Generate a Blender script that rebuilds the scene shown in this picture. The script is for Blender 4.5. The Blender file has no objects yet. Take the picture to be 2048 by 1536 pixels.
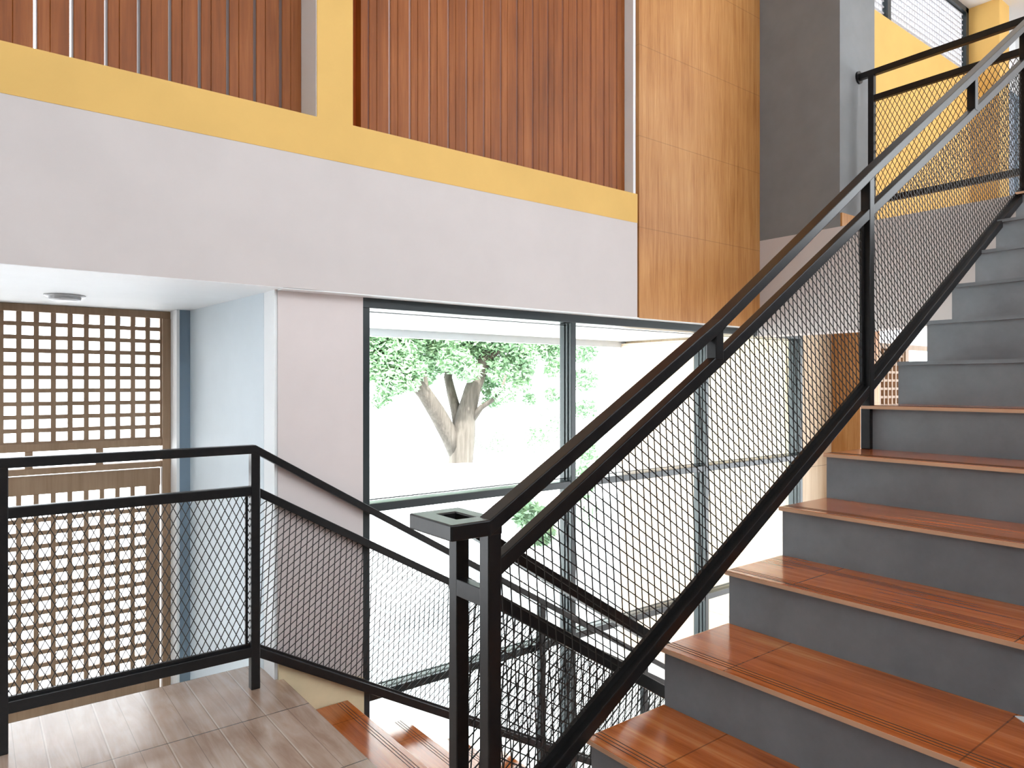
import bpy, bmesh, math, random
from mathutils import Vector, Matrix
random.seed(7)
SC = bpy.context.scene
COL = SC.collection

# ------------------------------------------------------------------ camera
TH = math.radians(52.38); FPX = 1405.0
CT, ST = math.cos(TH), math.sin(TH)
cam_d = bpy.data.cameras.new('camera'); cam = bpy.data.objects.new('camera', cam_d); COL.objects.link(cam)
cam_d.sensor_width = 36.0; cam_d.lens = FPX / 2048 * 36.0; cam_d.clip_start = 0.05; cam_d.clip_end = 300
cam.location = (0, 0, 0); cam.rotation_euler = (math.radians(90), 0, TH - math.radians(90))
SC.camera = cam

# ------------------------------------------------------------------ world, sun, exposure
SC.view_settings.view_transform = 'Standard'; SC.view_settings.look = 'None'
SC.view_settings.gamma = 1.0; SC.view_settings.use_curve_mapping = False
SC.view_settings.exposure = -0.1
W = bpy.data.worlds.new('overcast_sky'); SC.world = W; W.use_nodes = True
bg = W.node_tree.nodes['Background']; bg.inputs[0].default_value = (0.90, 0.955, 1.0, 1); bg.inputs[1].default_value = 8.0
sl = bpy.data.lights.new('sun', 'SUN'); sl.energy = 24.0; sl.angle = math.radians(3); sl.color = (1, 0.98, 0.96)
sun = bpy.data.objects.new('sun', sl); COL.objects.link(sun)
sun.rotation_euler = Vector((0.25, 0.6, -1.0)).to_track_quat('-Z', 'Y').to_euler()

# ------------------------------------------------------------------ geometry helpers
def at(px, py, d):
    "a world point from the direction measured in the photo and its distance"
    t = (px - 1024) / FPX
    return Vector((d * (CT + ST * t), d * (ST - CT * t), (768 - py) / FPX * d))

class MB:
    def __init__(s): s.v = []; s.f = []
    def box(s, x0, x1, y0, y1, z0, z1):
        n = len(s.v)
        s.v += [(x, y, z) for x in (x0, x1) for y in (y0, y1) for z in (z0, z1)]
        s.f += [tuple(n + i for i in q) for q in ((0,1,3,2),(4,6,7,5),(0,4,5,1),(2,3,7,6),(0,2,6,4),(1,5,7,3))]
        return s
    def rail(s, pts, y0, y1, th):
        "tube in the XZ plane through points (x, top z)"
        n = len(s.v)
        for x, z in pts: s.v += [(x, y0, z), (x, y1, z), (x, y1, z - th), (x, y0, z - th)]
        for i in range(len(pts) - 1):
            a = n + 4 * i; b = a + 4
            for k in range(4): s.f.append((a + k, a + (k + 1) % 4, b + (k + 1) % 4, b + k))
        s.f.append((n + 3, n + 2, n + 1, n)); e = n + 4 * (len(pts) - 1); s.f.append((e, e + 1, e + 2, e + 3))
        return s
    def prism(s, poly, axis, a, b):
        "extrude polygon along axis ('x','y','z'); poly given in the other two coordinates"
        n = len(s.v); m = len(poly)
        def mk(p, c): return {'y': (p[0], c, p[1]), 'x': (c, p[0], p[1]), 'z': (p[0], p[1], c)}[axis]
        s.v += [mk(p, a) for p in poly] + [mk(p, b) for p in poly]
        s.f.append(tuple(range(n, n + m))); s.f.append(tuple(range(n + 2 * m - 1, n + m - 1, -1)))
        for i in range(m): s.f.append((n + i, n + m + i, n + m + (i + 1) % m, n + (i + 1) % m))
        return s
    def quadbox(s, a, b, w, up=Vector((0, 0, 1))):
        "square bar between two points"
        a = Vector(a); b = Vector(b); d = (b - a).normalized()
        u = d.cross(up); u = u.normalized() if u.length > 1e-6 else Vector((1, 0, 0)); v = d.cross(u)
        n = len(s.v)
        for p in (a, b): s.v += [tuple(p + u * i * w / 2 + v * j * w / 2) for i, j in ((-1,-1),(1,-1),(1,1),(-1,1))]
        s.f += [(n, n+1, n+2, n+3), (n+7, n+6, n+5, n+4)] + [(n + k, n + 4 + k, n + 4 + (k + 1) % 4, n + (k + 1) % 4) for k in range(4)]
        return s
    def tube(s, pts, radii, seg=10):
        n0 = len(s.v)
        for i, p in enumerate(pts):
            p = Vector(p)
            d = (Vector(pts[min(i + 1, len(pts) - 1)]) - Vector(pts[max(i - 1, 0)])).normalized()
            u = d.cross(Vector((0.3, 0.9, 0.1))).normalized(); v = d.cross(u)
            for k in range(seg):
                a = 2 * math.pi * k / seg; s.v.append(tuple(p + (u * math.cos(a) + v * math.sin(a)) * radii[i]))
        for i in range(len(pts) - 1):
            for k in range(seg):
                a = n0 + i * seg + k; b = n0 + i * seg + (k + 1) % seg; s.f.append((a, b, b + seg, a + seg))
        s.f.append(tuple(range(n0 + seg - 1, n0 - 1, -1))); e = n0 + (len(pts) - 1) * seg; s.f.append(tuple(range(e, e + seg)))
        return s
    def lathe(s, prof, c, seg=32):
        n0 = len(s.v)
        for r, z in prof:
            for k in range(seg):
                a = 2 * math.pi * k / seg; s.v.append((c[0] + r * math.cos(a), c[1] + r * math.sin(a), c[2] + z))
        for i in range(len(prof) - 1):
            for k in range(seg):
                a = n0 + i * seg + k; b = n0 + i * seg + (k + 1) % seg; s.f.append((a, a + seg, b + seg, b))
        s.f.append(tuple(range(n0, n0 + seg))); e = n0 + (len(prof) - 1) * seg; s.f.append(tuple(range(e + seg - 1, e - 1, -1)))
        return s
    def build(s, name, mat, parent=None, bevel=0, smooth=False, fix=True):
        o_ = world_loc(parent)
        me = bpy.data.meshes.new(name); me.from_pydata([(v[0]-o_[0], v[1]-o_[1], v[2]-o_[2]) for v in s.v], [], s.f)
        if fix:
            bm = bmesh.new(); bm.from_mesh(me); bmesh.ops.recalc_face_normals(bm, faces=bm.faces); bm.to_mesh(me); bm.free()
        me.materials.append(mat); o = bpy.data.objects.new(name, me); COL.objects.link(o)
        if parent: o.parent = parent
        if smooth:
            for p in me.polygons: p.use_smooth = True
        if bevel:
            b = o.modifiers.new('bevel', 'BEVEL'); b.width = bevel; b.segments = 2; b.limit_method = 'ANGLE'
        return o
def world_loc(o):
    v = Vector((0, 0, 0))
    while o: v += o.location; o = o.parent
    return v
def tag(o, label=None, cat=None, group=None, kind=None):
    if label: o['label'] = label
    if cat: o['category'] = cat
    if group: o['group'] = group
    if kind: o['kind'] = kind
    return o
def thing(name, label, cat, loc=(0, 0, 0), group=None):
    o = bpy.data.objects.new(name, None); COL.objects.link(o); o.location = loc; o.empty_display_size = 0.1
    return tag(o, label, cat, group)
def struct(o, label, cat='wall'): return tag(o, label, cat, None, 'structure')

# ------------------------------------------------------------------ material helpers
def srgb(r, g, b):
    f = lambda c: (c / 255 / 12.92) if c / 255 <= 0.04045 else ((c / 255 + 0.055) / 1.055) ** 2.4
    return (f(r), f(g), f(b), 1)
class NT:
    def __init__(s, name, rough=0.6, spec=0.5, metal=0.0):
        s.m = bpy.data.materials.new(name); s.m.use_nodes = True; s.t = s.m.node_tree; s.n = s.t.nodes
        s.p = s.n['Principled BSDF']; s.p.inputs['Roughness'].default_value = rough
        s.p.inputs['Specular IOR Level'].default_value = spec; s.p.inputs['Metallic'].default_value = metal
        s.pos = s.n.new('ShaderNodeNewGeometry').outputs['Position']
    def link(s, a, b): s.t.links.new(a, b)
    def noise(s, scale, stretch=(1, 1, 1), detail=4, rough=0.6, dist=0.0):
        mp = s.n.new('ShaderNodeMapping'); mp.inputs['Scale'].default_value = stretch; s.link(s.pos, mp.inputs['Vector'])
        t = s.n.new('ShaderNodeTexNoise'); t.inputs['Scale'].default_value = scale; t.inputs['Detail'].default_value = detail
        t.inputs['Roughness'].default_value = rough; t.inputs['Distortion'].default_value = dist
        s.link(mp.outputs[0], t.inputs['Vector']); return t.outputs['Fac']
    def ramp(s, fac, stops):
        r = s.n.new('ShaderNodeValToRGB'); e = r.color_ramp.elements
        while len(e) < len(stops): e.new(0.5)
        for k, (p, c) in enumerate(stops): e[k].position = p; e[k].color = c
        s.link(fac, r.inputs[0]); return r.outputs[0]
    def math(s, op, a, b=None):
        n = s.n.new('ShaderNodeMath'); n.operation = op
        for i, v in enumerate((a, b)):
            if v is None: continue
            if isinstance(v, (int, float)): n.inputs[i].default_value = v
            else: s.link(v, n.inputs[i])
        return n.outputs[0]
    def comp(s, ax):
        n = s.n.new('ShaderNodeSeparateXYZ'); s.link(s.pos, n.inputs[0]); return n.outputs[ax]
    def seam(s, ax, off, pitch, w):
        "1 on a thin line repeated every pitch metres"
        u = s.math('FRACT', s.math('ADD', s.math('DIVIDE', s.math('SUBTRACT', s.comp(ax), off), pitch), 0.5 + 100))
        return s.math('LESS_THAN', s.math('ABSOLUTE', s.math('SUBTRACT', u, 0.5)), w / pitch / 2)
    def band(s, ax, lo, hi):
        return s.math('MULTIPLY', s.math('GREATER_THAN', s.comp(ax), lo), s.math('LESS_THAN', s.comp(ax), hi))
    def mix(s, fac, a, b):
        n = s.n.new('ShaderNodeMix'); n.data_type = 'RGBA'
        if isinstance(fac, (int, float)): n.inputs[0].default_value = fac
        else: s.link(fac, n.inputs[0])
        for i, v in ((6, a), (7, b)):
            if isinstance(v, tuple): n.inputs[i].default_value = v
            else: s.link(v, n.inputs[i])
        return n.outputs[2]
    def color(s, c):
        if isinstance(c, tuple): s.p.inputs['Base Color'].default_value = c
        else: s.link(c, s.p.inputs['Base Color'])
    def bump(s, h, strength=0.2, dist=0.01):
        b = s.n.new('ShaderNodeBump'); b.inputs['Strength'].default_value = strength; b.inputs['Distance'].default_value = dist
        s.link(h, b.inputs['Height']); s.link(b.outputs[0], s.p.inputs['Normal'])
def paint(name, c, rough=0.7, var=0.05, spec=0.3):
    m = NT(name, rough, spec); n = m.noise(3.0)
    lo = tuple(x * (1 - var) for x in c[:3]) + (1,); hi = tuple(min(1, x * (1 + var)) for x in c[:3]) + (1,)
    m.color(m.ramp(n, [(0.3, lo), (0.7, hi)])); m.bump(m.noise(120), 0.05, 0.002); return m.m
def wood(name, c1, c2, c3, grain='z', rough=0.35, spec=0.5, seam=None, gs=26, c_seam=None):
    m = NT(name, rough, spec)
    st = {'x': (0.05, 1, 1), 'y': (1, 0.05, 1), 'z': (1, 1, 0.05)}[grain]
    a = m.noise(gs, st, 5, 0.7, 0.4); b = m.noise(gs * 5, st, 3, 0.6); p = m.noise(1.6, (1, 1, 1), 2)
    f = m.math('ADD', m.math('MULTIPLY', a, 0.7), m.math('MULTIPLY', b, 0.3))
    f = m.math('ADD', m.math('MULTIPLY', f, 0.75), m.math('MULTIPLY', p, 0.25))
    c = m.ramp(f, [(0.36, c1), (0.5, c2), (0.62, c3)])
    if seam:
        for ax, off, pitch, w, dark in seam:
            c = m.mix(m.math('MULTIPLY', m.seam(ax, off, pitch, w), dark), c, c_seam or tuple(x * 0.35 for x in c1[:3]) + (1,))
    m.color(c); m.bump(f, 0.06, 0.002); return m.m

M = {}
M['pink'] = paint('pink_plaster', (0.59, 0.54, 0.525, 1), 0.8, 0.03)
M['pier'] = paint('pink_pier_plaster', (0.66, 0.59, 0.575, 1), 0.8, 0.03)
M['white'] = paint('white_paint', (0.84, 0.86, 0.87, 1), 0.6, 0.02)
M['yellow'] = paint('yellow_paint', (0.70, 0.44, 0.135, 1), 0.7, 0.04)
M['grey'] = paint('grey_plaster', (0.215, 0.22, 0.225, 1), 0.8, 0.08)
M['blue'] = paint('pale_blue_paint', (0.66, 0.74, 0.79, 1), 0.5, 0.03)
M['slate'] = paint('slate_blue_paint', (0.22, 0.30, 0.38, 1), 0.5, 0.04)
M['cream'] = paint('cream_plaster', (0.68, 0.56, 0.36, 1), 0.8, 0.15)
M['steel'] = NT('black_steel', 0.3, 0.32)
_m = M['steel']; _m.color(_m.ramp(_m.noise(40), [(0.3, (0.006, 0.006, 0.007, 1)), (0.7, (0.012, 0.0112, 0.011, 1))])); _m.bump(_m.noise(150), 0.04, 0.001); M['steel'] = _m.m
M['mesh'] = NT('dark_mesh_steel', 0.45, 0.4); M['mesh'].color((0.02, 0.019, 0.018, 1)); M['mesh'] = M['mesh'].m
M['alu'] = NT('dark_green_grey_aluminium', 0.3, 0.5); M['alu'].color((0.018, 0.026, 0.029, 1)); M['alu'] = M['alu'].m
M['concrete'] = NT('grey_cement_render', 0.75, 0.35)
_m = M['concrete']; _n = _m.noise(2.2, (1, 1, 1), 6, 0.65)
_s = _m.noise(9, (1, 1, 1.6), 3, 0.7, 1.2)
_c = _m.ramp(_n, [(0.3, (0.155, 0.166, 0.18, 1)), (0.7, (0.24, 0.255, 0.272, 1))])
_m.color(_m.mix(_m.math('MULTIPLY', _m.math('GREATER_THAN', _s, 0.72), 0.3), _c, (0.07, 0.07, 0.07, 1))); _m.bump(_m.noise(30), 0.08, 0.003); M['concrete'] = _m.m
# cladding tiles: vertical grain, 0.6 m courses
M['clad'] = wood('wood_look_tile', srgb(158, 100, 46), srgb(184, 128, 72), srgb(200, 148, 92), 'z', 0.45, 0.4, [(2, 1.03, 0.6, 0.006, 0.3)], 22)
M['clad_out'] = wood('pale_wood_look_tile', srgb(200, 172, 138), srgb(216, 194, 164), srgb(228, 210, 184), 'z', 0.5, 0.4, [(2, 0.48, 0.6, 0.006, 0.5), (1, 3.3, 0.6, 0.006, 0.5)], 10)
M['clad_peach'] = wood('peach_wood_look_tile', srgb(196, 164, 138), srgb(212, 184, 160), srgb(222, 198, 178), 'z', 0.5, 0.4, [(2, 0.48, 0.6, 0.006, 0.5)], 10)
M['slat'] = wood('red_brown_timber', (0.175, 0.048, 0.010, 1), (0.26, 0.077, 0.017, 1), (0.34, 0.112, 0.03, 1), 'z', 0.5, 0.3, None, 14)
M['lattice'] = wood('brown_timber', (0.26, 0.17, 0.10, 1), (0.33, 0.22, 0.14, 1), (0.38, 0.26, 0.17, 1), 'z', 0.5, 0.3, None, 14)
M['glass'] = bpy.data.materials.new('clear_glass'); M['glass'].use_nodes = True
_t = M['glass'].node_tree; _t.nodes.clear()
_o = _t.nodes.new('ShaderNodeOutputMaterial'); _x = _t.nodes.new('ShaderNodeMixShader'); _tr = _t.nodes.new('ShaderNodeBsdfTransparent'); _g = _t.nodes.new('ShaderNodeBsdfGlossy')
_g.inputs['Roughness'].default_value = 0.02; _tr.inputs[0].default_value = (0.97, 1.0, 0.98, 1)
_fr = _t.nodes.new('ShaderNodeFresnel'); _fr.inputs[0].default_value = 1.3
_ge = _t.nodes.new('ShaderNodeNewGeometry'); _mu = _t.nodes.new('ShaderNodeMath'); _mu.operation = 'MULTIPLY'; _iv = _t.nodes.new('ShaderNodeMath'); _iv.operation = 'SUBTRACT'; _iv.inputs[0].default_value = 1.0
_t.links.new(_ge.outputs['Backfacing'], _iv.inputs[1]); _t.links.new(_iv.outputs[0], _mu.inputs[0]); _t.links.new(_fr.outputs[0], _mu.inputs[1]); _t.links.new(_mu.outputs[0], _x.inputs[0]); _t.links.new(_tr.outputs[0], _x.inputs[1]); _t.links.new(_g.outputs[0], _x.inputs[2]); _t.links.new(_x.outputs[0], _o.inputs[0])

# ------------------------------------------------------------------ dimensions (metres, eye at z = 0)
ZL = -1.36                                     # half landing
UPX = [1.08, 1.394, 1.709, 2.041, 2.367, 2.680, 2.985, 3.300, 3.600, 3.888, 4.187, 4.480, 4.790]   # riser faces, flight up
UPZ = [-1.178, -0.9965, -0.812, -0.630, -0.449, -0.272, -0.090, 0.100, 0.299, 0.497, 0.698, 0.902, 1.105]
YS = 1.44                                      # open side of the flight up
YR = 1.425                                     # railing line of the flight up
YO = 3.193                                     # outer railing line
DX0 = 1.142; DG = 0.315; DR = 0.182            # flight down
YB = 3.14; YW = 3.22; ZC = 0.436               # wall face, pier face, soffit
XE = 4.844                                     # slab edge of the upper floor

# ------------------------------------------------------------------ setting: floors and walls
tile = NT('greyed_wood_look_floor_tile', 0.24, 0.65)
_a = tile.noise(16, (1, 0.12, 1), 4, 0.65, 0.6); _b = tile.noise(3, (1, 1, 1), 3)
_c = tile.ramp(tile.math('ADD', tile.math('MULTIPLY', _a, 0.6), tile.math('MULTIPLY', _b, 0.4)), [(0.38, srgb(160, 130, 110)), (0.5, srgb(182, 156, 138)), (0.62, srgb(196, 176, 162))])
_c = tile.mix(tile.math('MULTIPLY', tile.seam(0, 1.142, 0.0922, 0.003), 0.55), _c, srgb(112, 90, 76))
_c = tile.mix(tile.math('MULTIPLY', tile.seam(0, 1.147, 0.1844, 0.004), 0.6), _c, srgb(214, 200, 186))
_c = tile.mix(tile.seam(1, 2.90, 0.56, 0.005), _c, srgb(70, 60, 54))
tile.color(_c); tile.bump(tile.seam(0, 1.142, 0.0922, 0.006), -0.3, 0.002)
tile.p.inputs['Coat Weight'].default_value = 0.5; tile.p.inputs['Coat Roughness'].default_value = 0.2; tile.p.inputs['Coat IOR'].default_value = 1.6
M['tile'] = tile.m
fl = MB().prism([(-2.5, -4), (1.142, -4), (1.142, 3.46), (-2.5, 3.46)], 'z', ZL - 0.02, ZL).build('floor', M['tile'])
struct(fl, 'half landing floor of greyed wood look tiles', 'floor')
b = MB().prism([(-2.5, -4), (1.12, -4), (1.12, 3.45), (-2.5, 3.45)], 'z', ZL - 0.2, ZL - 0.02).build('trim_1', M['cream']); struct(b, 'cream landing slab under the tiles', 'slab')

# wall over the window: pink band, yellow frame with two openings, wood tile pilaster
wl = MB().box(-2.5, 3.455, YB, 3.40, ZC, 1.053).build('wall_back', M['pink']); struct(wl, 'pink plaster band under the yellow frame')
yl = MB()
yl.box(-2.5, 3.455, YB - 0.002, 3.45, 1.053, 1.242); yl.box(1.275, 1.454, YB - 0.002, 3.45, 1.242, 3.4); yl.box(-2.5, 3.455, YB - 0.002, 3.40, 3.4, 4.27)
yl.box(-0.62, -0.44, YB - 0.002, 3.40, 1.242, 3.4)
struct(yl.build('trim_2', M['yellow']), 'yellow painted frame around the slatted openings', 'wall frame')
struct(MB().box(3.438, 3.4565, YB + 0.02, 3.40, 1.242, 3.4).build('trim_3', M['white']), 'pale blue right reveal of the wide slatted opening', 'reveal')
struct(MB().box(1.272, 1.2765, YB + 0.004, 3.45, 1.242, 3.4).build('trim_4', M['white']), 'pale blue reveal left of the yellow post', 'reveal')
struct(MB().box(3.455, 3.472, YB + 0.03, 3.40, ZC, 4.27).build('trim_5', M['white']), 'thin white joint beside the wood tiles', 'joint')
struct(MB().box(3.472, XE, YB, 3.40, ZC - 0.003, 4.27).build('wall_pilaster', M['clad']), 'tall wall strip clad in wood look tiles')
struct(MB().box(1.12, XE, YB + 0.001, 3.41, ZC - 0.0045, ZC).build('trim_8', M['white']), 'white painted underside of the beam over the window', 'soffit')
# pier left of the window and the wall running back from it
struct(MB().box(1.12, 1.546, YW, 3.55, -3.25, ZC + 0.001).build('wall_pier', M['pier']), 'pink pier left of the big window')
struct(MB().prism([(1.106, 3.225), (1.12, 3.225), (1.12, 3.37), (1.106, 3.37)], 'z', -3.25, ZC).build('trim_6', M['white']), 'white corner strip of the pier', 'corner strip')
struct(MB().prism([(1.105, 3.37), (1.3, 3.37), (1.3, 4.45), (1.028, 4.45)], 'z', -3.25, ZC).build('wall_side', M['blue']), 'pale blue side wall between pier and lattice')
struct(MB().box(0.965, 1.3, 4.45, 4.75, -3.25, ZC).build('wall_corner', M['slate']), 'slate blue corner post wall beside the lattice')
struct(MB().box(0.952, 0.968, 4.44, 4.7, -3.25, ZC).build('trim_7', M['white']), 'white edge strip beside the lattice', 'edge strip')
struct(MB().box(-2.5, 1.3, YB + 0.001, 4.9, ZC - 0.0015, ZC + 0.12).build('ceiling_lower', M['white']), 'white soffit over the lattice recess', 'ceiling')
# cream stringer wall below the pier
struct(MB().prism([(1.12, ZL + 0.11), (1.546, ZL - 0.10), (1.546, -3.25), (1.12, -3.25)], 'y', YW - 0.012, YW).build('wall_stringer', M['cream']), 'stained cream plaster at the foot of the pier')

# upper floor slab, end wall and column
struct(MB().box(XE, XE + 0.22, -1.6, YB + 0.02, 0.372, 1.108).build('wall_parapet', M['pink']), 'pink slab edge beam under the upper floor')
struct(MB().box(XE + 0.22, 10.5, -1.6, 3.4, 0.95, 1.104).build('floor_upper', M['clad']), 'upper floor slab', 'floor')
struct(MB().box(XE + 0.1, 10.5, -1.6, 3.4, 0.52, 0.60).build('ceiling_under', M['white']), 'white ceiling below the upper floor', 'ceiling')
struct(MB().box(XE, 5.356, 2.507, YB + 0.26, 1.108, 4.27).build('wall_column', M['grey']), 'grey plaster column at the edge of the upper floor')
struct(MB().box(XE + 0.006, 5.356, 2.493, 2.507, 1.108, 1.205).build('baseboard_column', M['clad']), 'wood look skirting on the side of the grey column', 'skirting')
# far yellow wall with high window
struct(MB().box(5.356, 9.0, YB, 3.34, 1.1, 3.51).build('wall_far_yellow', M['yellow']), 'yellow wall under the high mesh window')
wn = thing('window_2', 'high window with fine grid above the yellow wall', 'window', (5.36, YB, 3.51)); tag(wn, kind='structure')
fr = MB()
for x in (5.40, 7.02, 8.93): fr.box(x, x + 0.07, YB + 0.02, YB + 0.1, 3.51, 4.27)
fr.box(5.36, 9.0, YB + 0.02, YB + 0.1, 4.21, 4.27)
fr.build('window_frame', M['alu'], wn)
gr = MB()
x = 5.42
while x < 8.95: gr.box(x, x + 0.011, YB + 0.06, YB + 0.08, 3.51, 4.22); x += 0.06
z = 3.53
while z < 4.2: gr.box(5.42, 8.95, YB + 0.055, YB + 0.085, z, z + 0.013); z += 0.06
gr.build('grid', paint('pale_grey_grid', (0.42, 0.42, 0.45, 1), 0.6, 0.02), wn)
struct(MB().box(9.0, 9.3, 2.86, 3.34, 1.1, 4.27).build('wall_far_pilaster', M['yellow']), 'yellow pilaster at the end of the upper floor')
struct(MB().box(10.3, 10.5, -1.6, 3.4, 1.1, 4.27).build('wall_end', M['white']), 'white end wall of the upper floor')
struct(MB().box(9.3, 10.5, 3.1, 3.4, 1.1, 4.27).build('wall_far_white', M['white']), 'white wall behind the yellow pilaster')
struct(MB().box(-10, 10.5, -8, 3.4, 4.27, 4.5).build('ceiling', M['white']), 'white ceiling over the upper floor, extended out of view to block the sun', 'ceiling')  # runs unseen far past the walls as an added sun block
w3 = thing('window_3', 'blue tinted window in the far white wall', 'window', (9.85, 3.09, 2.2)); tag(w3, kind='structure')
f3 = MB(); f3.box(9.36, 10.28, 3.06, 3.1, 2.15, 2.22); f3.box(9.36, 10.28, 3.06, 3.1, 3.5, 3.56); f3.box(9.36, 9.42, 3.06, 3.1, 2.22, 3.5); f3.box(9.8, 9.85, 3.06, 3.1, 2.22, 3.5); f3.box(10.22, 10.28, 3.06, 3.1, 2.22, 3.5)
f3.build('window_frame', M['slate'], w3)
MB().box(9.42, 10.22, 3.085, 3.095, 2.22, 3.5).build('glass_pane', paint('pale_blue_glass', (0.42, 0.5, 0.62, 1), 0.15, 0.1), w3)
# wall under the upper floor
struct(MB().box(5.61, 6.13, 3.25, 3.5, -3.25, 0.53).build('wall_beige', M['clad_out']), 'pale beige wall right of the big window')
struct(MB().box(6.13, 6.48, 2.99, 3.5, -3.25, 0.53).build('wall_lower_pilaster', M['clad']), 'wood tile pilaster under the upper floor')
struct(MB().box(6.48, 10.5, 3.0, 3.4, 0.372, 0.53).build('trim_9', M['white']), 'white lintel above the small lattice', 'lintel')
# ground floor and walls out of view that close the stair hall
struct(MB().box(-2.5, 10.5, -4, 3.5, -3.3, -3.25).build('floor_ground', M['tile']), 'ground floor at the foot of the stairs', 'floor')
struct(MB().box(-2.7, -2.495, -4, 4.9, -3.3, 0.2).build('trim_10', M['grey']), 'unseen grey dado on the left, added to darken the lower risers', 'dado')  # out of view, added dark so less light bounces onto the lower risers
struct(MB().box(-2.7, 8, -4.0, -3.99, -3.3, 0.9).build('trim_11', M['grey']), 'unseen grey dado behind the viewer, added to cut light on the lower risers', 'dado')  # second added dark strip, unseen, dims the lower part of the stairs
struct(MB().box(-2.7, -2.5, -4, 4.9, 0.2, 4.27).build('wall_left', M['white']), 'white wall of the stair hall on the left')
bk = MB(); bk.box(-2.7, 10.5, -4.2, -4, -3.3, 1.5); bk.box(-2.7, -0.8, -4.2, -4, 1.5, 4.27); bk.box(3.2, 5.2, -4.2, -4, 1.5, 4.27); bk.box(5.2, 10.5, -4.2, -4, 4.0, 4.27)  # unseen wall, openings sized to control light on stairs and upper floor
struct(bk.build('wall_behind', M['white']), 'unseen wall behind the viewer, its wide openings shaped to set the light')
struct(MB().box(1.2, 4.85, -1.5, -1.3, -3.25, 1.1).build('wall_right', M['pink']), 'pink wall on the far side of the flight up')

# ------------------------------------------------------------------ big window
win = thing('window_1', 'large dark framed window beside the flight down', 'window', (1.546, 3.23, -2.7)); tag(win, kind='structure')
Y0, Y1 = 3.225, 3.335
MB().box(1.546, 5.61, Y0, Y1, ZC - 0.055, ZC - 0.004).build('window_head', M['alu'], win, 0.003)
MB().box(1.546, 5.61, Y0, Y1, -2.75, -2.70).build('window_sill', M['alu'], win, 0.003)
for x in (1.546, 2.95, 4.285, 5.57):
    MB().box(x, x + 0.04, Y0, Y1, -2.70, ZC - 0.055).build('mullion', M['alu'], win, 0.003)
    if x > 2: MB().box(x - 0.006, x, Y0 + 0.03, Y0 + 0.045, -2.7, ZC - 0.06).box(x - 0.006, x, Y0 + 0.06, Y0 + 0.095, -2.7, ZC - 0.06).build('glazing_bead', M['alu'], win)
for z in (-0.645, -1.595):
    for xa, xb in ((1.586, 2.95), (2.99, 4.285), (4.325, 5.57)):
        MB().box(xa, xb, Y0 + 0.004, Y1 - 0.01, z, z + 0.042).box(xa, xb, Y0 + 0.05, Y0 + 0.06, z + 0.052, z + 0.058).build('transom', M['alu'], win, 0.002)
for xa, xb in ((1.586, 2.95), (2.99, 4.285), (4.325, 5.57)):
    MB().box(xa, xb, Y0 + 0.05, Y0 + 0.06, ZC - 0.071, ZC - 0.066).build('glazing_bead', M['alu'], win)
    for za, zb in ((-0.603, ZC - 0.055), (-1.553, -0.645), (-2.70, -1.595)):
        MB().box(xa, xb, Y0 + 0.07, Y0 + 0.076, za, zb).build('glass_pane', M['glass'], win)

# ------------------------------------------------------------------ stairs
def tread_mat(name, off_seam):
    m = NT(name, 0.17, 0.65)
    a = m.noise(24, (1, 0.045, 1), 5, 0.7, 0.5); b = m.noise(5, (1, 0.25, 1), 2); v = m.noise(60, (1, 0.06, 1), 2)
    f = m.math('ADD', m.math('ADD', m.math('MULTIPLY', a, 0.55), m.math('MULTIPLY', b, 0.3)), m.math('MULTIPLY', v, 0.15))
    c = m.ramp(f, [(0.36, srgb(122, 54, 14)), (0.45, srgb(170, 86, 34)), (0.54, srgb(196, 108, 50)), (0.64, srgb(216, 140, 80))])
    c = m.mix(m.math('MULTIPLY', m.seam(1, 1.21, 0.6, 0.004), 0.7), c, srgb(96, 52, 26))
    m.p.inputs['Coat Weight'].default_value = 0.3; m.p.inputs['Coat Roughness'].default_value = 0.15; m.p.inputs['Coat IOR'].default_value = 1.6
    m.color(c); m.bump(f, 0.04, 0.002); return m.m
M['tread'] = tread_mat('orange_wood_look_tread_tile', 1.21)
M['groove'] = NT('dark_groove_line', 0.7, 0.3); M['groove'].color((0.06, 0.035, 0.02, 1)); M['groove'] = M['groove'].m  # plain dark colour for the groove lines on the treads
M['nosing'] = paint('pale_tile_edge', srgb(210, 168, 136), 0.5, 0.1)

up = thing('staircase', 'concrete flight of stairs rising to the right with orange wood look treads', 'stairs', (1.08, YS, ZL))
prof = [(UPX[0], ZL)]
for i in range(13):
    zt = UPZ[i] - 0.012 if i < 12 else 1.09
    if 7 <= i < 12: prof += [(UPX[i], UPZ[i] - 0.018), (UPX[i] - 0.012, UPZ[i] - 0.016), (UPX[i] - 0.012, UPZ[i]), (UPX[i] + 0.007, UPZ[i])]   # render carried over the tile edge on higher steps, overhang added for its shadow
    prof.append((UPX[i] + (0.007 if 7 <= i < 12 else 0), zt))
    prof.append((UPX[i + 1] if i < 12 else XE - 0.001, zt))
prof += [(XE - 0.001, 0.78), (1.62, ZL - 0.1), (1.2, ZL - 0.1), (1.15, ZL)]
fb = MB().prism(prof, 'y', -1.29, YS)
fb.build('concrete_flight', M['concrete'], up)
def tread(x0, x1, ya, yb, z, root, flip=False):
    "nose at x0 for the flight up; at x1 for the flight down"
    t = MB().box(x0, x1, ya, yb, z - 0.011, z).build('tread', M['tread'], root, 0.0025)
    s = -1 if flip else 1; n = x1 if flip else x0
    xs = sorted((n - s * 0.0005, n + s * 0.003))
    MB().box(xs[0], xs[1], ya + 0.002, yb - 0.002, z - 0.014, z - 0.001).build('tread_edge', M['nosing'], t)
    g = MB()
    for k in range(3):
        a = n + s * (0.030 + 0.014 * k); g.box(a - 0.0013, a + 0.0013, ya + 0.004, yb - 0.004, z - 0.001, z + 0.0006)
    g.build('anti_slip_groove', M['groove'], t)
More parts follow.
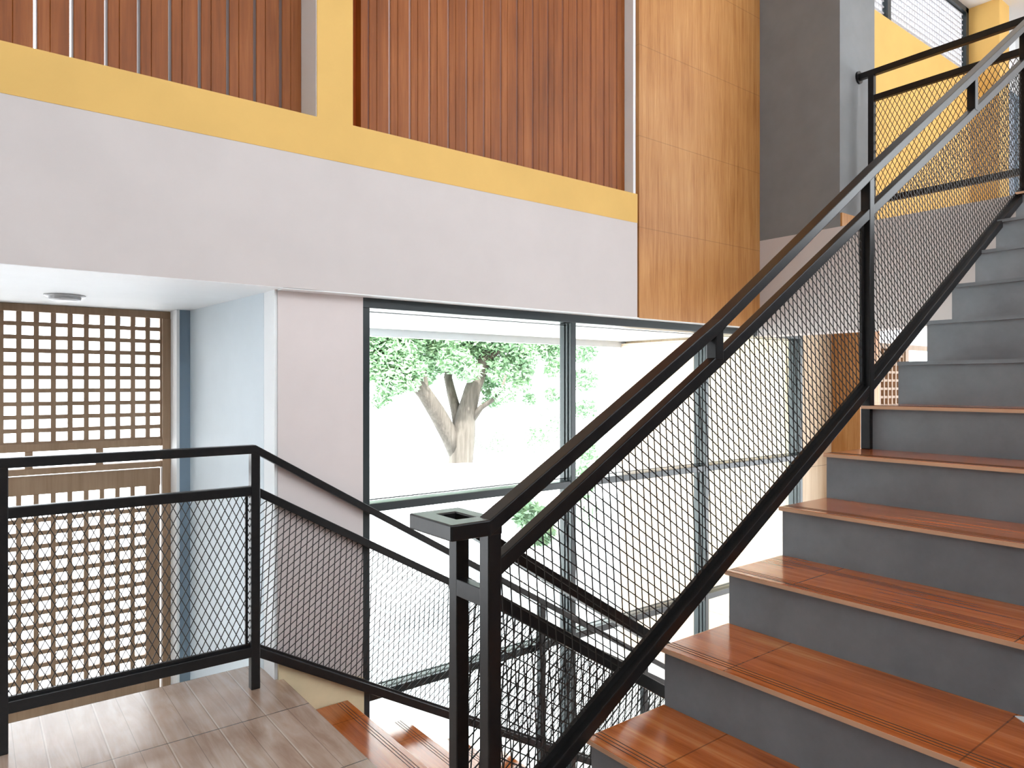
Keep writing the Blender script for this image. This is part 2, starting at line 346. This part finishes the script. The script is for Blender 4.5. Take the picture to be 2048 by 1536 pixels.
for i in range(12):
    if i < 7: tread(UPX[i] - 0.022, UPX[i + 1], -1.29, YS + 0.004, UPZ[i], up)
    else: tread(UPX[i] + 0.008, UPX[i + 1], -1.29, YS, UPZ[i] - 0.001, up)
tread(UPX[12] - 0.022, XE, -1.29, YS, 1.105, up)

dn = thing('staircase', 'flight of stairs going down beside the big window, pale glare on its treads', 'stairs', (DX0, 3.2, ZL))
prof = [(DX0 - 0.02, ZL - 0.02)]; N = 10
for i in range(N):
    x = DX0 + DG * i; z = ZL - DR * (i + 1)
    prof.append((x - 0.02, z - 0.012) if i == 0 else (x - 0.0, z - 0.012 if i < N - 1 else -3.25)); prof.append((x + DG, z - 0.012 if i < N - 1 else -3.25))
prof = [(DX0 - 0.02, ZL - 0.02)]
z = ZL - 0.02
for i in range(1, N):
    x = DX0 + DG * (i - 1); zt = ZL - DR * i - 0.012
    prof.append((x - 0.02, zt)); prof.append((x + DG - 0.02, zt))
prof += [(DX0 + DG * (N - 1) - 0.02, -3.25), (DX0 + DG * (N - 2), -3.25), (DX0 - 0.02, ZL - 0.35)]
MB().prism(prof, 'y', 1.53, YW - 0.013).build('concrete_flight', M['concrete'], dn)
for i in range(1, N):
    tread(DX0 + DG * (i - 1) - 0.018, DX0 + DG * i, 1.53, YW - 0.015, ZL - DR * i, dn, True)

# ------------------------------------------------------------------ railings
def clip(poly, p, d):
    "segment of line p + t d inside a convex polygon"
    t0, t1 = -1e9, 1e9; n = len(poly)
    area = sum(poly[i][0] * poly[(i + 1) % n][1] - poly[(i + 1) % n][0] * poly[i][1] for i in range(n))
    sg = 1 if area > 0 else -1
    for i in range(n):
        a = poly[i]; b = poly[(i + 1) % n]; nx, ny = -(b[1] - a[1]) * sg, (b[0] - a[0]) * sg
        den = nx * d[0] + ny * d[1]; num = nx * (p[0] - a[0]) + ny * (p[1] - a[1])
        if abs(den) < 1e-12:
            if num < 0: return None
            continue
        t = -num / den
        if den > 0: t0 = max(t0, t)
        else: t1 = min(t1, t)
    return (t0, t1) if t1 - t0 > 0.004 else None
def mesh_panel(poly, phi, c, root, along='x', w=0.0034, pw=0.032, ph=0.065):
    "diamond expanded-metal sheet filling a convex polygon in the (x or y, z) plane"
    base = math.atan2(ph, pw); mb = MB()
    for sgn, off in ((1, 0.0), (-1, 0.0012)):
        a = phi + sgn * base; d = (math.cos(a), math.sin(a)); n = (-d[1], d[0]); sp = pw * math.sin(base)
        pr = [q[0] * n[0] + q[1] * n[1] for q in poly]
        for k in range(int(min(pr) / sp) - 1, int(max(pr) / sp) + 2):
            p = (n[0] * k * sp, n[1] * k * sp); r = clip(poly, p, d)
            if not r: continue
            A = (p[0] + d[0] * r[0], p[1] + d[1] * r[0]); B = (p[0] + d[0] * r[1], p[1] + d[1] * r[1])
            m = len(mb.v); h = w / 2
            for q in (A, B):
                for i, j in ((-1, -1), (1, -1), (1, 1), (-1, 1)):
                    u = q[0] + n[0] * h * i; v = q[1] + n[1] * h * i; y = c + off + 0.0011 * j
                    mb.v.append((u, y, v) if along == 'x' else (y, u, v))
            mb.f += [(m + k2, m + 4 + k2, m + 4 + (k2 + 1) % 4, m + (k2 + 1) % 4) for k2 in range(4)]
    return mb.build('mesh_panel', M['mesh'], root)
def interp(pts, x):
    for (a, za), (b, zb) in zip(pts, pts[1:]):
        if x <= b or (b, zb) == pts[-1]: return za + (zb - za) * (x - a) / (b - a)
ST_ = M['steel']
# --- newel railing: flight up + inner side of the flight down, joined by a square ring cap
rl = thing('stair_railing', 'black steel railing of the flight up with twin newel posts and ring cap', 'railing', (1.02, YR, ZL))
def zpt(px, py, Y):
    t = (px - 1024) / FPX; d = Y / (ST - CT * t); return (d * (CT + ST * t), (768 - py) / FPX * d)
topP = [(1.012, -0.3365), zpt(1430, 639, 1.43), zpt(1737, 336, 1.43), zpt(1945, 142, 1.43), zpt(2060, 32, 1.43), (5.03, 2.225)]
midP = [(1.03, -0.445), zpt(1430, 709, 1.425), zpt(1737, 413, 1.425), zpt(1945, 215, 1.425), zpt(2060, 103, 1.425), (5.03, 2.015)]
botP = [(1.03, -1.13), (1.62, -0.785), (3.03, 0.032), (4.47, 0.895), (4.93, 1.17)]
MB().rail(topP, YR - 0.022, YR + 0.028, 0.042).build('handrail', ST_, rl, 0.003)
MB().rail(midP, YR - 0.018, YR + 0.018, 0.046).build('middle_rail', ST_, rl, 0.003)
MB().rail(botP, YR - 0.018, YR + 0.018, 0.044).build('bottom_rail', ST_, rl, 0.003)
MB().rail([(x, z + 0.022) for x, z in botP], YR + 0.006, YR + 0.018, 0.022).build('mesh_trim', ST_, rl)
MB().rail([(x, z - 0.046) for x, z in midP], YR + 0.002, YR + 0.014, 0.012).build('mesh_trim', ST_, rl)
MB().box(1.010, 1.050, YR - 0.02, YR + 0.02, ZL, -0.370).build('newel_post', ST_, rl, 0.003)
MB().box(1.018, 1.058, 1.56, 1.60, ZL, -0.38).build('newel_post', ST_, rl, 0.003)
for px_ in (1430, 1945):
    x = zpt(px_, 768, YR)[0]; MB().box(x - 0.02, x + 0.02, YR - 0.02, YR + 0.02, interp(midP, x) - 0.02, interp(topP, x) - 0.02).build('spacer_post', ST_, rl, 0.003)
MB().box(2.963, 3.003, YR - 0.02, YR + 0.02, -0.272, interp(topP, 2.98) - 0.02).build('post', ST_, rl, 0.003)
MB().box(2.945, 2.962, YR + 0.004, YR + 0.016, 0.0, interp(midP, 2.95) - 0.04).build('mesh_trim', ST_, rl)
MB().box(4.86, 4.90, YR - 0.02, YR + 0.02, 1.108, interp(topP, 4.88) - 0.02).build('post', ST_, rl, 0.003)
# ring cap
cap = MB(); zc = -0.335
o_ = [(0.900, 1.4035), (1.052, 1.4035), (1.052, 1.605), (0.900, 1.605)]; i_ = [(0.955, 1.462), (1.008, 1.462), (1.008, 1.552), (0.955, 1.552)]
n = len(cap.v); cap.v += [(x, y, z) for z in (zc - 0.04, zc) for ring in (o_, i_) for x, y in ring]
for k in range(4):
    j = (k + 1) % 4
    cap.f += [(8 + k, 8 + j, 12 + j, 12 + k), (k, 4 + k, 4 + j, j), (k, j, 8 + j, 8 + k), (4 + k, 12 + k, 12 + j, 4 + j)]
cap.build('ring_cap', ST_, rl, 0.004)
MB().box(1.016, 1.046, YR + 0.02, 1.56, -0.56, -0.515).build('link_bar', ST_, rl, 0.002)
# inner rails of the flight down
sl_ = 0.625
def dline(z0, x1): return [(1.03, z0), (x1, z0 - sl_ * (x1 - 1.03))]
MB().rail(dline(-0.345, 4.3), 1.556, 1.604, 0.042).build('handrail', ST_, rl, 0.003)
MB().rail(dline(-0.50, 4.3), 1.562, 1.598, 0.046).build('middle_rail', ST_, rl, 0.003)
MB().rail(dline(-1.22, 4.2), 1.562, 1.598, 0.044).build('bottom_rail', ST_, rl, 0.003)
for x in (2.75, 4.18): MB().box(x, x + 0.04, 1.56, 1.60, max(-3.25, ZL - DR * (int((x - DX0) / DG) + 1)), -0.36 - sl_ * (x - 1.03)).build('post', ST_, rl, 0.003)
def quad(top, bot, x0, x1, tt=0.05, bb=0.0): return [(x0, interp(bot, x0) + bb), (x1, interp(bot, x1) + bb), (x1, interp(top, x1) - tt), (x0, interp(top, x0) - tt)]
for a, c in zip([1.04, 1.62, 1.94, 2.98], [1.62, 1.94, 2.945, 3.0]): pass
# continuous sheets split at the full post
def poly_between(top, bot, x0, x1): # convex enough: single quad with straight edges from the rails' ends
    return quad(top, bot, x0, x1, 0.045, -0.01)
for x0, x1 in ((1.04, 2.962), (3.004, 4.86)):
    mesh_panel(poly_between(midP, botP, x0, x1), math.atan((interp(botP, x1) - interp(botP, x0)) / (x1 - x0)), YR + 0.008, rl, w=0.0031)
for x0, x1 in ((1.045, 2.75), (2.79, 4.18)):
    mesh_panel(quad(dline(-0.50, 4.3), dline(-1.22, 4.2), x0, x1, 0.045, -0.01), -math.atan(sl_), 1.58, rl)

# --- outer railing: landing + window side of the flight down
ro = thing('landing_railing', 'black steel railing across the landing bending down along the window', 'railing', (1.006, YO, ZL))
def bent(z0, s): return [(-1.2, z0), (1.006, z0), (4.3, z0 - s * (4.3 - 1.006))]
oT, oM, oB = bent(-0.272, 0.596), bent(-0.455, 0.569), bent(-1.169, 0.567)
MB().rail(oT, YO - 0.022, YO + 0.02, 0.038).build('handrail', ST_, ro, 0.003)
MB().rail(oM, YO - 0.018, YO + 0.018, 0.042).build('middle_rail', ST_, ro, 0.003)
MB().rail(oB, YO - 0.018, YO + 0.018, 0.046).build('bottom_rail', ST_, ro, 0.003)
MB().rail([(x, z + 0.012) for x, z in oB], YO - 0.002, YO + 0.012, 0.012).build('mesh_trim', ST_, ro)
for x in (-1.0, 0.07, 0.986): MB().box(x, x + 0.04, YO - 0.02, YO + 0.02, ZL, -0.29).build('post', ST_, ro, 0.003)
MB().box(0.966, 0.978, YO, YO + 0.012, -1.17, -0.49).build('mesh_trim', ST_, ro)
for x in (2.66, 3.56): MB().box(x, x + 0.04, YO - 0.02, YO + 0.02, ZL - DR * (int((x - DX0) / DG) + 1), interp(oT, x) - 0.02).build('post', ST_, ro, 0.003)
mesh_panel(quad(oM, oB, -0.96, 0.07, 0.04, -0.01), 0, YO + 0.004, ro)
mesh_panel(quad(oM, oB, 0.11, 0.986, 0.04, -0.01), 0, YO + 0.004, ro)
for x0, x1 in ((1.026, 2.66), (2.70, 3.56), (3.60, 4.28)):
    mesh_panel(quad(oM, oB, x0, x1, 0.04, -0.01), -math.atan(0.567), YO + 0.004, ro)

# --- guard rail of the upper floor, runs along Y
rg = thing('gallery_railing', 'black steel guard rail on the upper floor fixed to the grey column', 'railing', (5.11, 2.41, 1.108))
XG = 5.11; yE = 1.38
def ybar(y0, y1, z1, h, w, name, bv=0.003): return MB().box(XG - w / 2 + .002, XG + w / 2 - .002, y0, y1, z1 - h, z1).build(name, ST_, rg, bv)
ybar(yE, 2.50, 2.245, 0.042, 0.045, 'handrail'); ybar(yE, 2.43, 2.06, 0.042, 0.04, 'middle_rail'); ybar(yE, 2.43, 1.325, 0.042, 0.04, 'bottom_rail')
for y in (2.41, yE): MB().box(XG - 0.02, XG + 0.02, y - 0.02, y + 0.02, 1.108, 2.22).build('post', ST_, rg, 0.003)
o = MB().tube([(XG, 2.507, 2.224), (XG, 2.495, 2.224)], [0.045, 0.045], 24).build('wall_flange', ST_, rg)
mesh_panel([(yE + 0.02, 1.32), (2.39, 1.32), (2.39, 2.02), (yE + 0.02, 2.02)], 0, XG + 0.004, rg, 'y')

# ------------------------------------------------------------------ timber slat screens
def slat_screen(label, xs, x_lo, x_hi, w, yf, yb):
    r = thing('slat_screen', label, 'slatted screen', (x_lo, 3.25, 1.242))
    for x in xs:
        a, b = x, x + w
        y = yf if x > x_lo + 0.001 else 3.32
        a, b = max(a, x_lo), min(b, x_hi)
        if x == 1.542: b = 1.5787
        if b - a < 0.02: continue
        p = [(a, yf + .003), (a + 0.003, yf), (a + 0.040, yf), (a + 0.042, yf + .003), (a + 0.044, yf), (b - 0.003, yf), (b, yf + .003), (b, yb), (a, yb)] if b - a > 0.06 and y == yf else [(a, y), (b, y), (b, y + .06), (a, y + .06)]
        MB().prism(p, 'z', 1.242, 3.4).build('slat', M['slat'], r)
    return r
slat_screen('wide screen of red-brown timber slats right of the yellow post', [1.454, 1.542] + [1.587 + 0.1187 * k for k in range(16)], 1.454, 3.438, 0.1085, 3.235, 3.268)
slat_screen('screen of red-brown timber slats with bright gaps left of the yellow post', [0.2075 - 0.1212 * 6 + 0.1212 * k for k in range(16)], -0.44, 1.272, 0.1080, 3.325, 3.435)

slat_screen('screen of red-brown timber slats at the far left edge of the yellow frame', [-0.765 - 0.1212 * k for k in range(14)], -2.5, -0.62, 0.1080, 3.325, 3.435)
# ------------------------------------------------------------------ lattice doors beyond the landing
def grid(mb, xs, zs, bw, bh, x0, x1, z0, z1, y0, y1):
    for x in xs: mb.box(x, x + bw, y0, y1, z0, z1)
    for z in zs: mb.box(x0, x1, y0 + 0.003, y1 - 0.003, z, z + bh)
YL = 4.60
lt = thing('lattice_door', 'tall brown timber lattice screen with door beyond the landing railing', 'lattice door', (0.2, YL, -3.25))
X0, X1, P = -1.2, 0.952, 0.0783
fm = MB(); fm.box(X0, X1, YL, YL + 0.07, ZC - 0.045, ZC - 0.002); fm.box(X1 - 0.045, X1, YL - 0.01, YL + 0.07, -3.25, ZC - 0.045); fm.box(X0, X0 + 0.04, YL, YL + 0.07, -3.25, ZC - 0.045)
fm.build('door_frame', M['lattice'], lt, 0.003)
hx = [0.1395 + P * k for k in range(-17, 10)]           # left edges of the holes
xs = [h - 0.024 for h in hx if h - 0.024 > X0] + [hx[-1] + 0.054]
up_ = MB(); zt = 0.388; PZ = 0.0726
grid(up_, xs, [zt - PZ * (k + 1) for k in range(10)], 0.024, 0.0232, X0, X1 - 0.045, zt - PZ * 10 + 0.02, zt + 0.005, YL + 0.015, YL + 0.045)
up_.build('upper_lattice', M['lattice'], lt)
zr = zt - PZ * 10 + 0.0
MB().box(X0, X1 - 0.045, YL + 0.005, YL + 0.06, zr - 0.03, zr + 0.012).box(X0, X1 - 0.045, YL + 0.005, YL + 0.06, -0.495, -0.46).build('cross_rail', M['lattice'], lt, 0.002)
sp = MB()
for x in (-1.02, -0.70, -0.37, -0.05, 0.232, 0.565): sp.box(x, x + 0.036, YL + 0.01, YL + 0.05, -0.47, zr - 0.02)
sp.build('spacer', M['lattice'], lt)
lf = MB().box(X0, X1 - 0.052, YL + 0.02, YL + 0.06, -0.605, -0.502).build('door_leaf', M['lattice'], lt, 0.002)
lg = MB(); zt2 = -0.612
xs2 = [x for x in xs if x < 0.79]
nrow = 15
zb = zt2 - PZ * nrow
grid(lg, xs2, [zt2 - PZ * (k + 1) for k in range(nrow)], 0.024, 0.0232, X0, 0.826, zb, zt2 + 0.01, YL + 0.025, YL + 0.055)
lg.build('lattice_panel', M['lattice'], lf)
MB().box(0.822, X1 - 0.054, YL + 0.02, YL + 0.06, -3.2, -0.60).build('door_stile', M['lattice'], lf, 0.002)
MB().box(X0, 0.822, YL + 0.02, YL + 0.06, -2.2, zb + 0.01).build('bottom_panel', M['lattice'], lf, 0.002)

# lattice seen between the risers, under the upper floor
l2 = thing('lattice_door', 'small piece of orange-brown lattice seen between the stair risers', 'lattice door', (6.5, 3.0, -3.25))
fm = MB(); fm.box(6.48, 7.9, 3.0, 3.06, 0.325, 0.371); fm.box(6.48, 6.53, 3.0, 3.06, -3.25, 0.325); fm.box(7.03, 7.10, 3.0, 3.06, -3.25, 0.325); fm.box(7.84, 7.9, 3.0, 3.06, -3.25, 0.325); fm.build('door_frame', M['lattice'], l2)
g2 = MB(); grid(g2, [6.53 + P * k for k in range(1, 7)], [0.325 - 0.076 * k for k in range(1, 24)], 0.022, 0.022, 6.5, 7.05, -1.5, 0.33, 3.01, 3.04); g2.build('lattice_panel', M['lattice'], l2)

# ------------------------------------------------------------------ ceiling light
c = at(130, 590, 3.44)
cl = thing('ceiling_light', 'round flush ceiling light on the white soffit above the lattice', 'ceiling light', (c.x, c.y, ZC))
MB().lathe([(0.088, 0.0), (0.088, -0.006), (0.078, -0.012)], (c.x, c.y, ZC), 40).build('rim', paint('silver_grey_rim', (0.45, 0.46, 0.47, 1), 0.35, 0.03), cl)
MB().lathe([(0.070, -0.010), (0.066, -0.024), (0.05, -0.03)], (c.x, c.y, ZC), 40).build('diffuser', paint('grey_diffuser', (0.55, 0.56, 0.57, 1), 0.4, 0.03), cl)

# scrap of paper at the right edge of the picture, on the third tread
ps = MB(); ps.prism([(2.019, 0.609), (2.037, 0.588), (2.037, 0.50), (1.93, 0.50)], 'z', -0.8118, -0.8095)
tag(ps.build('paper_scrap', M['white']), 'pale paper corner on the tread at the right edge of the picture', 'paper')

# ------------------------------------------------------------------ outdoors
M['ground'] = paint('pale_paving', (0.80, 0.82, 0.84, 1), 0.9, 0.05)
M['outwhite'] = paint('white_render', (0.85, 0.85, 0.85, 1), 0.8, 0.03)
M['fascia'] = paint('pale_grey_fascia', (0.5, 0.51, 0.54, 1), 0.7, 0.02)
g = MB().box(-30, 60, 3.5, 70, -3.6, -3.3).build('ground', M['ground']); struct(g, 'pale sunlit paving outside the window', 'ground')
cn = thing('entrance_canopy', 'white flat canopy with grey edge outside the window', 'canopy', (3.5, 6.0, 0.53))
MB().box(-2, 7.9, 3.42, 6.1, 0.53, 0.66).build('canopy_slab', M['outwhite'], cn)
MB().box(-2, 7.45, 6.1, 6.16, 0.455, 0.66).build('fascia', M['fascia'], cn)
ow = thing('exterior_wall', 'pale wood tile wall of the wing outside the window', 'wall', (6.5, 4.7, -3.3))
MB().box(6.5, 7.6, 3.5, 6.1, -3.3, 0.53).build('tiled_wall', M['clad_out'], ow)
MB().box(6.42, 6.52, 4.95, 6.12, -3.3, 0.50).build('pilaster', M['clad_peach'], ow)
MB().box(7.65, 8.0, 7.1, 7.5, -3.3, 0.6).build('white_column', M['outwhite'], ow)

M['bark'] = wood('grey_bark', srgb(62, 56, 52), srgb(86, 79, 74), srgb(106, 99, 93), 'z', 0.9, 0.2, None, 8)
leaf = NT('leaf_green', 0.5, 0.3); _n = leaf.noise(1.5, (1, 1, 1), 3)
leaf.color(leaf.ramp(_n, [(0.35, srgb(118, 150, 116)), (0.65, srgb(160, 190, 154))]))
leaf.p.inputs['Transmission Weight'].default_value = 0.0
M['leaf'] = leaf.m
D = 14.0
tr = thing('tree', 'spreading leafy tree with forked grey trunk seen through the window', 'tree', tuple(at(922, 768, D)[:2]) + (-3.3,))
tb = MB()
b0 = at(922, 768, D); b0.z = -3.3
tb.tube([b0, at(921, 1000, D), at(921, 930, D), at(927, 870, D), at(932, 830, D), at(945, 780, D), at(962, 735, D), at(985, 690, D + .2), at(1010, 640, D + .4), at(1040, 570, D + .5)],
        [0.36, 0.28, 0.25, 0.24, 0.20, 0.17, 0.15, 0.12, 0.09, 0.05], 12)
tb.tube([at(915, 905, D), at(898, 868, D - .1), at(874, 825, D - .3), at(848, 785, D - .5), at(815, 750, D - .8), at(780, 728, D - 1.0), at(730, 690, D - 1.2)],
        [0.19, 0.18, 0.165, 0.145, 0.12, 0.09, 0.04], 12)
tb.tube([at(920, 860, D), at(912, 820, D + .1), at(904, 790, D + .2), at(896, 755, D + .3), at(905, 700, D + .4), at(910, 640, D + .5)], [0.13, 0.11, 0.1, 0.09, 0.06, 0.03], 8)
tb.tube([at(940, 845, D), at(962, 815, D - .1), at(985, 800, D - .2), at(1003, 780, D - .3), at(1012, 750, D - .3)], [0.08, 0.06, 0.045, 0.035, 0.02], 8)
tb.tube([at(858, 800, D - .4), at(852, 770, D - .2), at(850, 740, D - .1)], [0.06, 0.05, 0.03], 8)
tb.tube([at(964, 730, D), at(990, 708, D), at(1015, 690, D)], [0.06, 0.05, 0.02], 8)
tb.build('trunk', M['bark'], tr, smooth=True)
def leaves(mb, c, r, n, size):
    for _ in range(n):
        while True:
            p = Vector((random.uniform(-1, 1), random.uniform(-1, 1), random.uniform(-1, 1)))
            if 0.2 < p.length < 1: break
        q = Vector(c) + Vector((p.x * r[0], p.y * r[0], p.z * r[1]))
        u = Vector((random.gauss(0, 1), random.gauss(0, 1), random.gauss(0, .6))).normalized()
        w = u.cross(Vector((random.gauss(0, 1), random.gauss(0, 1), random.gauss(0, 1)))).normalized()
        s = size * random.uniform(.6, 1.3); k = len(mb.v)
        mb.v += [tuple(q - u * s), tuple(q + w * s * .35 + Vector((0,0,.1*s))), tuple(q + u * s), tuple(q - w * s * .35 + Vector((0,0,.1*s)))]
        mb.f.append((k, k + 1, k + 2, k + 3))
fo = MB()
for px_, py_, dd, rr in [(760,690,-1,.45),(790,700,-1,.4),(765,740,-1,.35),(780,770,-1.1,.3),(810,690,-.6,.4),(800,720,-1.1,.25),(840,700,0,.45),(870,720,.3,.4),(850,750,.5,.28),(885,690,0,.4),
        (910,720,-.4,.36),(935,740,-.5,.3),(925,690,.4,.4),(955,680,.5,.35),(980,770,.5,.28),(1000,740,0,.35),(1010,790,-.3,.25),(1030,700,.2,.4),(1050,720,.1,.3),(985,800,.3,.2),
        (1070,690,.8,.35),(1095,700,.8,.3),(1110,740,.9,.25),(1045,770,.2,.22),(760,800,-1.2,.2),(820,770,-1,.2),(1105,790,1,.2),(1075,660,.8,.35),(1120,690,.8,.3),(1060,800,.5,.16),(1040,740,.2,.3),(750,720,-1.1,.4),(795,745,-1.1,.3),(830,740,-.9,.25),(965,700,.2,.4),(900,650,0,.8),(1000,640,0,.8),(800,630,-.5,.8),(1165,700,2,.4),(1170,760,2,.35),(1172,820,2,.3),(740,640,-1,.7),(700,700,-1,.5)]:
    leaves(fo, at(px_, py_, D + dd), (rr, rr * .8), int(520 * rr * rr / .12), 0.07)
tag(fo.build('foliage', M['leaf'], tr, fix=False), kind='stuff')
# boundary wall, fence and shrubs
wa = at(600, 0, 12.4); wb = at(1400, 0, 16.5)
def vwall(mb, a, b, z0, z1, th):
    d = Vector((b.x - a.x, b.y - a.y, 0)).normalized(); n = Vector((-d.y, d.x, 0)) * th
    k = len(mb.v); mb.v += [(p.x, p.y, z) for z in (z0, z1) for p in (a, b, b + n, a + n)]
    mb.f += [(k, k+1, k+2, k+3), (k+4, k+7, k+6, k+5)] + [(k + i, k + (i + 1) % 4, k + 4 + (i + 1) % 4, k + 4 + i) for i in range(4)]
bw = MB(); vwall(bw, at(500, 0, 11.8), at(1300, 0, 13.0), -3.3, -1.42, 0.2)
tag(bw.build('boundary_wall', M['outwhite']), 'low white wall in front of the tree outside', 'wall')
fe = thing('fence', 'pale picket fence in front of the white wall outside', 'fence', tuple(at(850, 0, 9.5)[:2]) + (-3.3,))
M['fence'] = paint('pale_grey_fence_paint', (0.62, 0.63, 0.66, 1), 0.6, 0.03)
fa, fb = at(700, 0, 9.3), at(1240, 0, 10.2); fd = fb - fa; fd.z = 0; fn = Vector((-fd.y, fd.x, 0)).normalized()
for z in (-2.25, -1.75):
    r_ = MB(); vwall(r_, fa, fb, z, z + 0.05, 0.03); r_.build('fence_rail', M['fence'], fe)
pk = None
for k in range(60):
    c = fa + fd * (k / 59)
    if pk is None:
        pk = MB().box(c.x - .018, c.x + .018, c.y - .015, c.y + .015, -3.3, -1.65).build('picket', M['fence'], fe)
        base = c.copy()
    else:
        q = pk.copy(); COL.objects.link(q); q.location = pk.location + Vector((c.x - base.x, c.y - base.y, 0))
for nm, lab, spots in (('shrub', 'rounded green shrub behind the white wall right of the tree trunk', [(1085, 850, 17, .5), (1110, 870, 17, .4), (1070, 880, 17, .35)]),
                       ('shrub', 'low flat green shrub just right of the trunk behind the white wall', [(965, 885, 19, .35), (1000, 885, 19, .3)]),
                       ('shrub', 'loose green bush by the fence seen below the middle window rail', [(1060, 1030, 8.8, .22), (1080, 1060, 8.8, .2)]),
                       ('shrub', 'green climbing plant beside the white column outside', [(1170, 900, 12, .25), (1165, 960, 12, .25), (1172, 1020, 12, .25)])):
    mb = MB()
    for a, b_, d_, r_ in spots: leaves(mb, at(a, b_, d_), (r_, r_), 350, 0.07)
    tag(mb.build(nm, M['leaf'], fix=False), lab, 'shrub')
hb = MB().box(2, 16, 22, 26, -3.3, -1.0).build('far_building', M['outwhite']); tag(hb, 'pale low building far behind the tree', 'building')
